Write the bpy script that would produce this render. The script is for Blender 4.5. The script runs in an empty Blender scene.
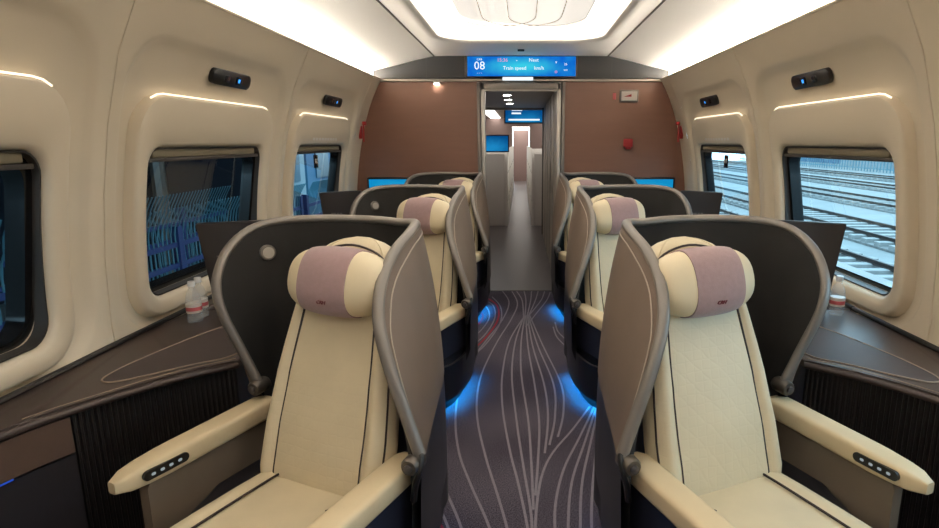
import bpy, bmesh, math, random
import numpy as np
from mathutils import Vector, Matrix
random.seed(7)
SC = bpy.context.scene
COL = SC.collection
PI = math.pi

# ---------------------------------------------------------------- camera
cam_d = bpy.data.cameras.new('camera')
cam = bpy.data.objects.new('camera', cam_d); COL.objects.link(cam)
cam_d.sensor_fit = 'HORIZONTAL'; cam_d.sensor_width = 36.0
cam_d.lens = 580.0 / 939.0 * 36.0
cam_d.shift_x = -(521.0 - 469.5) / 939.0
cam_d.clip_start = 0.02; cam_d.clip_end = 400
cam.location = (0, 0, 1.5)
cam.rotation_euler = (PI / 2 - math.atan(122.0 / 580.0), 0, 0)
SC.camera = cam
# ---------------------------------------------------------------- world: even overcast daylight
W = bpy.data.worlds.new('overcast'); SC.world = W; W.use_nodes = True
bg = W.node_tree.nodes['Background']
bg.inputs[0].default_value = (0.62, 0.84, 1.0, 1); bg.inputs[1].default_value = 7.0
SC.view_settings.view_transform = 'Standard'; SC.view_settings.look = 'None'
SC.view_settings.gamma = 1.0; SC.view_settings.use_curve_mapping = False
SC.view_settings.exposure = -0.45
COVE_POWER = 105.0      # radiance of the light strips in the two coves
BOX_POWER = 6.5        # radiance of the ceiling light box
PITCH = 1.65
YB = 5.8               # bulkhead plane
Y0 = -2.2              # rear end of the modelled saloon

# ---------------------------------------------------------------- materials
def srgb(r, g, b):
    f = lambda c: ((c / 255 + 0.055) / 1.055) ** 2.4 if c > 10 else c / 255 / 12.92
    return (f(r), f(g), f(b), 1)
MATS = {}
def mat(name, col, rough=0.5, metal=0.0, var=0.0, vscale=8.0, bump=0.0, bscale=60.0, coat=0.0, spec=0.5, emit=None, estr=0.0, sheen=0.0, stretch=None):
    m = bpy.data.materials.new(name); m.use_nodes = True
    nt = m.node_tree; b = nt.nodes['Principled BSDF']
    b.inputs['Base Color'].default_value = col
    b.inputs['Roughness'].default_value = rough
    b.inputs['Metallic'].default_value = metal
    b.inputs['Specular IOR Level'].default_value = spec
    b.inputs['Coat Weight'].default_value = coat
    b.inputs['Sheen Weight'].default_value = sheen
    if emit:
        b.inputs['Emission Color'].default_value = emit; b.inputs['Emission Strength'].default_value = estr
    if var or bump:
        tc = nt.nodes.new('ShaderNodeTexCoord'); src = tc.outputs['Object']
        if stretch:
            mp = nt.nodes.new('ShaderNodeMapping'); mp.inputs['Scale'].default_value = stretch
            nt.links.new(src, mp.inputs[0]); src = mp.outputs[0]
    if var:
        n = nt.nodes.new('ShaderNodeTexNoise'); n.inputs['Scale'].default_value = vscale; n.inputs['Detail'].default_value = 6
        nt.links.new(src, n.inputs['Vector'])
        r = nt.nodes.new('ShaderNodeValToRGB')
        r.color_ramp.elements[0].position = 0.3; r.color_ramp.elements[1].position = 0.7
        r.color_ramp.elements[0].color = tuple(c * (1 - var) for c in col[:3]) + (1,)
        r.color_ramp.elements[1].color = tuple(min(1, c * (1 + var)) for c in col[:3]) + (1,)
        nt.links.new(n.outputs['Fac'], r.inputs[0]); nt.links.new(r.outputs[0], b.inputs['Base Color'])
    if bump:
        n2 = nt.nodes.new('ShaderNodeTexNoise'); n2.inputs['Scale'].default_value = bscale; n2.inputs['Detail'].default_value = 4
        nt.links.new(src, n2.inputs['Vector'])
        bp = nt.nodes.new('ShaderNodeBump'); bp.inputs['Strength'].default_value = bump; bp.inputs['Distance'].default_value = 0.01
        nt.links.new(n2.outputs['Fac'], bp.inputs['Height']); nt.links.new(bp.outputs[0], b.inputs['Normal'])
    MATS[name] = m
    return m
def emis(name, col, s):
    m = bpy.data.materials.new(name); m.use_nodes = True; nt = m.node_tree; nt.nodes.clear()
    e = nt.nodes.new('ShaderNodeEmission'); e.inputs[0].default_value = col; e.inputs[1].default_value = s
    o = nt.nodes.new('ShaderNodeOutputMaterial'); nt.links.new(e.outputs[0], o.inputs[0])
    MATS[name] = m; return m

mat('wall', srgb(220, 206, 183), 0.42, var=0.015, vscale=2, bump=0.02, bscale=400)
mat('ceiling', srgb(242, 238, 230), 0.5)
mat('ceiling_seam', srgb(90, 84, 78), 0.6)
mat('petal', srgb(238, 234, 228), 0.5, emit=(1.0, 0.93, 0.84, 1), estr=1.0)   # own glow added so the shaded panels read near white
mat('petal_line', srgb(120, 112, 104), 0.6)
mat('cream', srgb(212, 197, 165), 0.5, var=0.05, vscale=7, bump=0.10, bscale=28, sheen=0.1)
mat('cream_arm', srgb(214, 195, 159), 0.5, var=0.03, vscale=10, bump=0.03, bscale=90)
mat('pillow', srgb(222, 206, 172), 0.5, var=0.04, vscale=9, bump=0.05, bscale=30)
mat('mauve', srgb(156, 128, 128), 0.85, var=0.06, vscale=60, bump=0.15, bscale=350, sheen=0.3)
mat('piping', srgb(40, 26, 24), 0.6)
mat('logo_red', srgb(96, 22, 34), 0.6)
mat('liner', srgb(27, 25, 23), 0.85, var=0.06, vscale=30, bump=0.06, bscale=300)
mat('shell', srgb(114, 99, 87), 0.5, var=0.03, vscale=14, bump=0.04, bscale=500)
mat('rim', srgb(122, 116, 110), 0.38, metal=0.35)
mat('rim_line', srgb(168, 156, 142), 0.4, metal=0.3)
mat('hull', srgb(26, 26, 32), 0.38, var=0.05)
mat('hull_panel', srgb(34, 36, 50), 0.45)
mat('hull_trim', srgb(96, 92, 92), 0.35, metal=0.6)
mat('side_pad', srgb(112, 100, 86), 0.55, var=0.04)
mat('hinge', srgb(92, 86, 80), 0.35, metal=0.6)
mat('black_plastic', srgb(22, 21, 22), 0.35)
mat('console', srgb(60, 48, 44), 0.42, var=0.05, vscale=14)
mat('console_pad', srgb(60, 49, 47), 0.6, var=0.06, vscale=40, bump=0.06, bscale=300)
mat('console_line', srgb(150, 132, 116), 0.5)
mat('flute', srgb(30, 27, 27), 0.4)
mat('board', srgb(88, 70, 60), 0.4, var=0.06, vscale=20)
mat('board_dark', srgb(44, 42, 46), 0.3)
mat('bulkhead', srgb(112, 78, 62), 0.42, var=0.05, vscale=3, bump=0.05, bscale=260, stretch=(1, 1, 8))
mat('arch_black', srgb(14, 15, 17), 0.5, var=0.03)
mat('alu', srgb(176, 170, 162), 0.35, metal=0.6)
mat('alu_dark', srgb(112, 106, 100), 0.4, metal=0.5)
mat('corr_wall', srgb(176, 164, 150), 0.4)
mat('corr_ceil', srgb(150, 146, 140), 0.5)
mat('corr_floor', srgb(94, 86, 85), 0.35, var=0.10, vscale=60)
mat('white_shell', srgb(230, 226, 218), 0.4)
mat('far_wall', srgb(140, 118, 112), 0.5)
mat('red', srgb(150, 28, 30), 0.5)
mat('white_sign', srgb(228, 222, 214), 0.4)
mat('grey_button', srgb(186, 182, 174), 0.3, metal=0.3)
mat('frit', srgb(14, 15, 18), 0.15)
mat('window_gasket', srgb(52, 47, 42), 0.5)
mat('blind', srgb(112, 103, 82), 0.55)
mat('monitor', srgb(54, 49, 48), 0.42, var=0.04, vscale=25)
mat('pale_mark', srgb(190, 184, 176), 0.5)
mat('label_red', srgb(196, 92, 96), 0.5)
mat('cap_white', srgb(240, 240, 240), 0.4)
# outdoors
mat('concrete', srgb(116, 122, 122), 0.9, var=0.12, vscale=0.8)
mat('ballast', srgb(105, 109, 109), 0.95, var=0.3, vscale=6, bump=0.6, bscale=20)
mat('rail', srgb(41, 35, 32), 0.5, metal=0.4)
mat('sleeper', srgb(129, 133, 132), 0.85, var=0.1)
mat('fence_cyan', srgb(68, 111, 124), 0.6)
mat('fence_blue', srgb(15, 36, 86), 0.6)
mat('navy', srgb(12, 19, 33), 0.8, var=0.2, vscale=0.8)
mat('slab_dark', srgb(33, 36, 38), 0.9, var=0.15, vscale=1.0)
mat('build_pale', srgb(122, 131, 135), 0.8, var=0.08, vscale=0.3)
mat('build_blue', srgb(55, 82, 109), 0.7, var=0.1, vscale=0.4)
mat('win_dark', srgb(28, 38, 50), 0.3)
emis('cove_light', (1.0, 0.91, 0.80, 1), COVE_POWER)
emis('box_light', (1.0, 0.92, 0.80, 1), BOX_POWER)
emis('accent_light', (1.0, 0.86, 0.64, 1), 2.6)
emis('blue_light', (0.0, 0.36, 1.0, 1), 110.0)
emis('reflection_blue', (0.05, 0.16, 1.0, 1), 0.6)  # glow standing for reflected blue light on the console boards
emis('blue_reading', (0.05, 0.35, 1.0, 1), 2.0)
emis('white_text', (0.85, 0.95, 1.0, 1), 1.6)
emis('pink_text', (1.0, 0.35, 0.6, 1), 1.2)
emis('downlight', (1.0, 0.95, 0.85, 1), 90.0)
emis('icon', (0.8, 0.9, 0.95, 1), 0.45)
emis('far_lamp', (1.0, 0.95, 0.88, 1), 8.0)

def carpet_mat():
    m = mat('carpet', srgb(80, 76, 84), 0.95, bump=0.5, bscale=240, spec=0.1)
    nt = m.node_tree; b = nt.nodes['Principled BSDF']
    tc = nt.nodes.new('ShaderNodeTexCoord')
    n1 = nt.nodes.new('ShaderNodeTexNoise'); n1.inputs['Scale'].default_value = 190; n1.inputs['Detail'].default_value = 3
    n2 = nt.nodes.new('ShaderNodeTexNoise'); n2.inputs['Scale'].default_value = 1.6; n2.inputs['Detail'].default_value = 1
    nt.links.new(tc.outputs['Object'], n1.inputs['Vector']); nt.links.new(tc.outputs['Object'], n2.inputs['Vector'])
    r1 = nt.nodes.new('ShaderNodeValToRGB'); r2 = nt.nodes.new('ShaderNodeValToRGB')
    r1.color_ramp.elements[0].position = 0.35; r1.color_ramp.elements[1].position = 0.65
    r1.color_ramp.elements[0].color = srgb(52, 47, 55); r1.color_ramp.elements[1].color = srgb(108, 102, 112)
    r2.color_ramp.elements[0].position = 0.4; r2.color_ramp.elements[1].position = 0.6
    r2.color_ramp.elements[0].color = (0.72, 0.70, 0.74, 1); r2.color_ramp.elements[1].color = (1, 1, 1, 1)
    mx = nt.nodes.new('ShaderNodeMixRGB'); mx.blend_type = 'MULTIPLY'; mx.inputs[0].default_value = 1
    nt.links.new(n1.outputs['Fac'], r1.inputs[0]); nt.links.new(n2.outputs['Fac'], r2.inputs[0])
    nt.links.new(r1.outputs[0], mx.inputs[1]); nt.links.new(r2.outputs[0], mx.inputs[2])
    nt.links.new(mx.outputs[0], b.inputs['Base Color'])
carpet_mat()
mat('carpet_line', srgb(130, 124, 131), 0.95, var=0.12, vscale=150, bump=0.3, bscale=240, spec=0.1)
mat('carpet_red', srgb(150, 52, 62), 0.95, var=0.12, vscale=150, spec=0.1)

def quilt_mat():
    m = mat('cream_quilt', srgb(212, 197, 165), 0.5, var=0.05, vscale=7, sheen=0.1)
    nt = m.node_tree; b = nt.nodes['Principled BSDF']
    tc = nt.nodes.new('ShaderNodeTexCoord')
    v = nt.nodes.new('ShaderNodeTexVoronoi'); v.feature = 'DISTANCE_TO_EDGE'; v.inputs['Scale'].default_value = 34; v.inputs['Randomness'].default_value = 0.15
    nt.links.new(tc.outputs['Object'], v.inputs['Vector'])
    n2 = nt.nodes.new('ShaderNodeTexNoise'); n2.inputs['Scale'].default_value = 16; n2.inputs['Detail'].default_value = 3
    nt.links.new(tc.outputs['Object'], n2.inputs['Vector'])
    r = nt.nodes.new('ShaderNodeMapRange'); r.inputs['From Max'].default_value = 0.12
    nt.links.new(v.outputs['Distance'], r.inputs['Value'])
    ad = nt.nodes.new('ShaderNodeMath'); ad.operation = 'ADD'
    nt.links.new(r.outputs[0], ad.inputs[0]); nt.links.new(n2.outputs['Fac'], ad.inputs[1])
    bp = nt.nodes.new('ShaderNodeBump'); bp.inputs['Strength'].default_value = 0.07; bp.inputs['Distance'].default_value = 0.01
    nt.links.new(ad.outputs[0], bp.inputs['Height']); nt.links.new(bp.outputs[0], b.inputs['Normal'])
quilt_mat()

def glass_mat():
    m = bpy.data.materials.new('glass'); m.use_nodes = True; nt = m.node_tree; nt.nodes.clear()
    t = nt.nodes.new('ShaderNodeBsdfTransparent'); t.inputs[0].default_value = (0.66, 0.84, 0.90, 1)
    g = nt.nodes.new('ShaderNodeBsdfGlossy'); g.inputs['Roughness'].default_value = 0.02; g.inputs['Color'].default_value = (0.8, 0.85, 0.9, 1)
    lw = nt.nodes.new('ShaderNodeLayerWeight'); lw.inputs[0].default_value = 0.5
    pw = nt.nodes.new('ShaderNodeMath'); pw.operation = 'POWER'; pw.inputs[1].default_value = 4.0
    f = nt.nodes.new('ShaderNodeMath'); f.operation = 'MULTIPLY_ADD'; f.inputs[1].default_value = 0.55; f.inputs[2].default_value = 0.05
    nt.links.new(lw.outputs['Facing'], pw.inputs[0]); nt.links.new(pw.outputs[0], f.inputs[0])
    mx = nt.nodes.new('ShaderNodeMixShader'); o = nt.nodes.new('ShaderNodeOutputMaterial')
    nt.links.new(f.outputs[0], mx.inputs[0]); nt.links.new(t.outputs[0], mx.inputs[1]); nt.links.new(g.outputs[0], mx.inputs[2])
    nt.links.new(mx.outputs[0], o.inputs[0]); MATS['glass'] = m
    m2 = mat('bottle_plastic', (0.9, 0.95, 1, 1), 0.08, spec=0.5)
    m2.node_tree.nodes['Principled BSDF'].inputs['Alpha'].default_value = 0.22
glass_mat()

def screen_mat(name, c0, c1, s, cx=0.0, cz=0.0, sx=0.3, sz=0.1):
    # a lit screen: deep blue picture with a brighter glow in its middle (the picture shown, not scene light)
    m = bpy.data.materials.new(name); m.use_nodes = True; nt = m.node_tree; nt.nodes.clear()
    tc = nt.nodes.new('ShaderNodeTexCoord'); mp = nt.nodes.new('ShaderNodeMapping')
    mp.inputs['Location'].default_value = (-cx / sx, 0, -cz / sz); mp.inputs['Scale'].default_value = (1 / sx, 0, 1 / sz)
    gr = nt.nodes.new('ShaderNodeTexGradient'); gr.gradient_type = 'SPHERICAL'
    nz = nt.nodes.new('ShaderNodeTexNoise'); nz.inputs['Scale'].default_value = 14; nz.inputs['Detail'].default_value = 2
    ad = nt.nodes.new('ShaderNodeMath'); ad.operation = 'MULTIPLY_ADD'; ad.inputs[1].default_value = 0.35
    r = nt.nodes.new('ShaderNodeValToRGB'); r.color_ramp.elements[0].color = c0; r.color_ramp.elements[1].color = c1
    e = nt.nodes.new('ShaderNodeEmission'); e.inputs[1].default_value = s; o = nt.nodes.new('ShaderNodeOutputMaterial')
    nt.links.new(tc.outputs['Object'], mp.inputs[0]); nt.links.new(mp.outputs[0], gr.inputs[0]); nt.links.new(tc.outputs['Object'], nz.inputs['Vector'])
    nt.links.new(nz.outputs['Fac'], ad.inputs[0]); nt.links.new(gr.outputs['Fac'], ad.inputs[2])
    nt.links.new(ad.outputs[0], r.inputs[0]); nt.links.new(r.outputs[0], e.inputs[0]); nt.links.new(e.outputs[0], o.inputs[0])
    MATS[name] = m
screen_mat('screen_main', (0.0, 0.10, 0.75, 1), (0.05, 0.75, 1.0, 1), 1.1, sx=0.42, sz=0.10)
screen_mat('screen_far', (0.0, 0.06, 0.30, 1), (0.02, 0.40, 0.9, 1), 0.8, sx=0.4, sz=0.2)
screen_mat('screen_seat', (0.0, 0.35, 0.80, 1), (0.05, 0.62, 1.0, 1), 0.9, sx=0.3, sz=0.3)

# ---------------------------------------------------------------- object helpers
def link(o, parent=None):
    COL.objects.link(o)
    if parent is not None: o.parent = parent
    return o
def tag(o, label=None, cat=None, group=None, kind=None):
    if label: o['label'] = label
    if cat: o['category'] = cat
    if group: o['group'] = group
    if kind: o['kind'] = kind
    return o
def wloc(o):
    v = Vector((0, 0, 0))
    while o is not None:
        v += o.location; o = o.parent
    return v
def empty(name, loc=(0, 0, 0)):
    o = bpy.data.objects.new(name, None); o.location = loc; o.empty_display_size = 0.1
    return link(o)
def mesh(name, verts, faces, m, parent=None, smooth=True, sgn=1, origin=None):
    """verts in car coordinates; sgn=-1 mirrors to the other side of the aisle"""
    base = wloc(parent) if parent is not None else Vector(origin if origin is not None else (0, 0, 0))
    vs = [(sgn * v[0] - base.x, v[1] - base.y, v[2] - base.z) for v in verts]
    if sgn < 0: faces = [tuple(reversed(f)) for f in faces]
    me = bpy.data.meshes.new(name); me.from_pydata(vs, [], [tuple(f) for f in faces]); me.update()
    me.materials.append(MATS[m])
    if smooth:
        for p in me.polygons: p.use_smooth = True
        me.set_sharp_from_angle(angle=math.radians(40))
    o = bpy.data.objects.new(name, me)
    if parent is None: o.location = base
    return link(o, parent)
def frombm(name, bm, m, parent=None, smooth=True, sgn=1, origin=None):
    bmesh.ops.recalc_face_normals(bm, faces=bm.faces)
    bm.verts.index_update()
    vs = [tuple(v.co) for v in bm.verts]; fs = [tuple(v.index for v in f.verts) for f in bm.faces]; bm.free()
    return mesh(name, vs, fs, m, parent, smooth, sgn, origin)
def box(name, lo, hi, m, parent=None, bev=0.0, seg=2, sgn=1, origin=None, mtx=None):
    bm = bmesh.new(); bmesh.ops.create_cube(bm, size=1)
    for v in bm.verts:
        v.co = Vector([(lo[i] + hi[i]) / 2 + v.co[i] * (hi[i] - lo[i]) for i in range(3)])
    if bev: bmesh.ops.bevel(bm, geom=list(bm.edges), offset=bev, segments=seg, profile=0.5, affect='EDGES')
    if mtx is not None: bmesh.ops.transform(bm, matrix=mtx, verts=bm.verts)
    return frombm(name, bm, m, parent, True, sgn, origin)
def crom(pts, n=6, closed=False):
    pts = [np.array(p, float) for p in pts]; out = []; N = len(pts)
    rng = range(N if closed else N - 1)
    for i in rng:
        if closed: a, b, c, d = pts[i - 1], pts[i], pts[(i + 1) % N], pts[(i + 2) % N]
        else: a, b, c, d = pts[max(i - 1, 0)], pts[i], pts[i + 1], pts[min(i + 2, N - 1)]
        for k in range(n):
            t = k / n
            out.append(0.5 * (2 * b + (c - a) * t + (2 * a - 5 * b + 4 * c - d) * t * t + (3 * b - a - 3 * c + d) * t ** 3))
    if not closed: out.append(pts[-1])
    return out
def tube_data(path, ra, rb=None, nseg=8, closed=False, up=(0, 0, 1)):
    rb = rb or ra; path = [Vector(p) for p in path]; n = len(path); vs = []; fs = []
    ref = None
    for i, p in enumerate(path):
        if closed: t = path[(i + 1) % n] - path[i - 1]
        else: t = path[min(i + 1, n - 1)] - path[max(i - 1, 0)]
        t.normalize()
        if ref is None:
            u = Vector(up); u = u - t * u.dot(t)
            if u.length < 1e-3: u = Vector((1, 0, 0)) - t * t.x
        else: u = ref - t * ref.dot(t)
        u.normalize(); ref = u; w = t.cross(u)
        for k in range(nseg):
            a = 2 * PI * k / nseg
            vs.append(tuple(p + u * (ra * math.cos(a)) + w * (rb * math.sin(a))))
    m = n if closed else n - 1
    for i in range(m):
        j = (i + 1) % n
        for k in range(nseg):
            k2 = (k + 1) % nseg
            fs.append((i * nseg + k, i * nseg + k2, j * nseg + k2, j * nseg + k))
    if not closed:
        fs.append(tuple(reversed(range(nseg)))); fs.append(tuple(range((n - 1) * nseg, n * nseg)))
    return vs, fs
def tube(name, path, ra, m, parent=None, rb=None, nseg=8, closed=False, sgn=1, up=(0, 0, 1), origin=None):
    v, f = tube_data(path, ra, rb, nseg, closed, up)
    return mesh(name, v, f, m, parent, True, sgn, origin)
def loft(loops, closed_loop=True, cap=True):
    n = len(loops[0]); vs = [tuple(p) for L in loops for p in L]; fs = []
    for i in range(len(loops) - 1):
        for k in range(n if closed_loop else n - 1):
            k2 = (k + 1) % n
            fs.append((i * n + k, i * n + k2, (i + 1) * n + k2, (i + 1) * n + k))
    if cap and closed_loop:
        fs.append(tuple(reversed(range(n)))); fs.append(tuple(range((len(loops) - 1) * n, len(loops) * n)))
    return vs, fs
def prism(name, poly, z0, z1, m, parent=None, bev=0.0, sgn=1, origin=None, smooth=True):
    bm = bmesh.new(); vs = [bm.verts.new((p[0], p[1], z0)) for p in poly]
    f = bm.faces.new(vs); r = bmesh.ops.extrude_face_region(bm, geom=[f])
    top = [e for e in r['geom'] if isinstance(e, bmesh.types.BMVert)]
    for v in top: v.co.z = z1
    if bev:
        ed = [e for e in bm.edges if abs(e.verts[0].co.z - z1) < 1e-6 and abs(e.verts[1].co.z - z1) < 1e-6]
        bmesh.ops.bevel(bm, geom=ed, offset=bev, segments=2, profile=0.5, affect='EDGES')
    return frombm(name, bm, m, parent, smooth, sgn, origin)
def lathe(name, prof, c, m, parent=None, n=20, sgn=1, mtx=None, origin=None):
    loops = []
    for r, z in prof:
        L = []
        for k in range(n):
            p = Vector((r * math.cos(2 * PI * k / n), r * math.sin(2 * PI * k / n), z))
            if mtx is not None: p = mtx @ p
            L.append((p.x + c[0], p.y + c[1], p.z + c[2]))
        loops.append(L)
    v, f = loft(loops)
    return mesh(name, v, f, m, parent, True, sgn, origin)
def text_mesh(name, s, size, mtx, m, parent=None, extrude=0.0005, align='CENTER', shear=0.0):
    cu = bpy.data.curves.new(name, 'FONT'); cu.body = s; cu.size = size; cu.extrude = extrude
    cu.align_x = align; cu.align_y = 'CENTER'; cu.shear = shear; cu.resolution_u = 2
    t = bpy.data.objects.new(name, cu); COL.objects.link(t)
    bpy.context.view_layer.update()
    me = bpy.data.meshes.new_from_object(t.evaluated_get(bpy.context.evaluated_depsgraph_get()))
    bpy.data.objects.remove(t)
    base = wloc(parent) if parent is not None else Vector((0, 0, 0))
    me.transform(Matrix.Translation(-base) @ mtx)
    me.materials.clear(); me.materials.append(MATS[m])
    o = bpy.data.objects.new(name, me); return link(o, parent)
def dup(root, loc, label, group=None):
    r = root.copy(); COL.objects.link(r); r.location = loc; r['label'] = label
    if group: r['group'] = group
    for ch in list(root.children):
        c = ch.copy(); COL.objects.link(c); c.parent = r
        for g in list(ch.children):
            d = g.copy(); COL.objects.link(d); d.parent = c
    return r
def rrect(cx, cz, hx, hz, r, nc=6, ns=8):
    """rounded rectangle as a loop of points with a fixed count; (hx, hz) may be asymmetric via cx, cz"""
    r = max(r, 1e-4); P = []
    cs = [(cx + hx - r, cz + hz - r, 0), (cx - hx + r, cz + hz - r, 1), (cx - hx + r, cz - hz + r, 2), (cx + hx - r, cz - hz + r, 3)]
    for i, (x, z, q) in enumerate(cs):
        arc = [(x + r * math.cos(PI / 2 * (q + k / nc)), z + r * math.sin(PI / 2 * (q + k / nc))) for k in range(nc + 1)]
        P += arc
        nx, nz, nq = cs[(i + 1) % 4]
        e = (nx + r * math.cos(PI / 2 * nq), nz + r * math.sin(PI / 2 * nq)) if i < 3 else (nx + r, nz)
        s = arc[-1]
        for k in range(1, ns): P.append((s[0] + (e[0] - s[0]) * k / ns, s[1] + (e[1] - s[1]) * k / ns))
    return P

# ---------------------------------------------------------------- the car section
HZ = np.array([-.05, .5, .8, 1.08, 1.278, 1.45, 1.614, 1.76, 1.896, 2.0, 2.09])
HX = np.array([1.60, 1.63, 1.638, 1.629, 1.598, 1.567, 1.53, 1.487, 1.437, 1.388, 1.335])
_c = np.polyfit(HZ, HX, 5)
def hw(z): return float(np.polyval(_c, z))

# floor
fl = empty('floor'); tag(fl, kind='structure')
box('carpet', (-1.62, Y0, -.06), (1.62, YB - .02, 0), 'carpet', fl)
box('threshold_strip', (-.42, YB - .02, -.02), (.42, YB + .01, .006), 'alu_dark', fl)
box('corridor_floor', (-.75, YB + .01, -.06), (.75, 30, 0), 'corr_floor', fl)
def ribbon(pts, w=0.0058):
    pts = crom(pts, 6); vs = []; fs = []
    for i, p in enumerate(pts):
        a = pts[max(i - 1, 0)]; b = pts[min(i + 1, len(pts) - 1)]
        d = np.array(b) - np.array(a); d = d / (np.linalg.norm(d) + 1e-9); nrm = np.array([-d[1], d[0]])
        vs += [(p[0] + nrm[0] * w, p[1] + nrm[1] * w, .0025), (p[0] - nrm[0] * w, p[1] - nrm[1] * w, .0025)]
        if i: k = 2 * i; fs.append((k - 2, k - 1, k + 1, k))
    return vs, fs
_th = math.atan(122 / 580.)
def floor_pt(zx, zy):    # a point of the woven pattern, measured once on the photograph, as a place on the floor
    px, py = 430 + zx / 2.1294, 280 + zy / 2.1294
    a = (px - 519) / 580; b = (264 - py) / 580
    ry = math.cos(_th) + b * math.sin(_th); rz = -math.sin(_th) + b * math.cos(_th)
    t = -1.5 / rz
    return (a * t, ry * t)
LINES = [
    [(170, 24), (182, 50), (170, 82), (140, 130), (110, 190), (97, 240), (97, 300), (115, 380), (140, 460), (162, 540), (175, 640)],
    [(150, 24), (164, 48), (150, 85), (115, 130), (82, 175), (58, 235), (50, 300), (58, 370), (84, 440), (122, 528), (150, 640)],
    [(195, 80), (165, 130), (150, 200), (150, 270), (165, 360), (185, 440), (205, 540), (210, 640)],
    [(196, 78), (178, 130), (170, 200), (180, 300), (195, 400), (210, 490), (214, 560)],
    [(198, 78), (190, 130), (190, 200), (205, 300), (212, 400), (216, 490)],
    [(200, 76), (204, 140), (218, 220), (228, 300), (226, 380), (220, 460)],
    [(203, 76), (214, 140), (238, 220), (247, 290), (240, 370)],
    [(205, 76), (225, 140), (258, 220), (262, 290), (250, 352)],
    [(207, 74), (236, 140), (274, 220), (280, 280), (268, 335)],
    [(180, 24), (192, 44), (195, 80)], [(196, 24), (200, 44), (198, 78)], [(212, 24), (210, 44), (203, 76)],
    [(226, 24), (220, 44), (206, 76)], [(240, 24), (232, 44), (208, 74)], [(252, 26), (244, 44), (222, 72), (200, 100)],
    [(336, 270), (300, 318), (262, 362), (240, 400), (227, 450), (220, 528), (222, 640)],
    [(346, 270), (312, 340), (282, 400), (264, 470), (262, 540), (270, 640)],
    [(350, 272), (324, 350), (298, 430), (290, 528), (298, 640)],
    [(354, 274), (337, 350), (320, 430), (316, 528), (324, 640)],
    [(358, 276), (350, 360), (342, 440), (340, 528), (350, 640)],
    [(10, 395), (30, 450), (62, 528), (90, 640)], [(-10, 420), (8, 470), (34, 528), (60, 640)],
    [(70, 150), (110, 120), (134, 80), (128, 52), (100, 42)], [(70, 135), (104, 108), (122, 80), (116, 58), (96, 50)],
    [(70, 175), (112, 140), (145, 92), (146, 58), (128, 36)],
    [(262, 90), (268, 110), (288, 130)], [(258, 100), (266, 122), (288, 145)],
]
V = []; Fc = []
for L in LINES:
    v, f = ribbon([floor_pt(*p) for p in L]); k = len(V); V += v; Fc += [tuple(i + k for i in q) for q in f]
for s in (-1, 1):            # the pattern goes on behind and under the seats
    for k in range(9):
        v, f = ribbon([(s * (.45 + .12 * k), -2.1), (s * (.5 + .1 * k), -.9), (s * (.38 + .13 * k), .2), (s * (.48 + .11 * k), 1.0)]); n = len(V)
        V += v; Fc += [tuple(i + n for i in q) for q in f]
for k in range(7):
    v, f = ribbon([(-.33 + .11 * k, -2.1), (-.22 + .07 * k, -1), (-.36 + .12 * k, .1), (-.3 + .1 * k, .85)]); n = len(V)
    V += v; Fc += [tuple(i + n for i in q) for q in f]
cl = mesh('carpet_pattern', V, Fc, 'carpet_line', fl, False); cl['kind'] = 'stuff'
V = []; Fc = []
for L in ([(0, 508), (14, 520), (30, 545), (48, 600)], [(70, 122), (96, 98), (108, 80), (104, 66)], [(70, 160), (108, 130), (140, 86), (138, 54), (112, 36)]):
    v, f = ribbon([floor_pt(*p) for p in L], .008); k = len(V); V += v; Fc += [tuple(i + k for i in q) for q in f]
cl = mesh('carpet_accent', V, Fc, 'carpet_red', fl, False); cl['kind'] = 'stuff'

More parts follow.
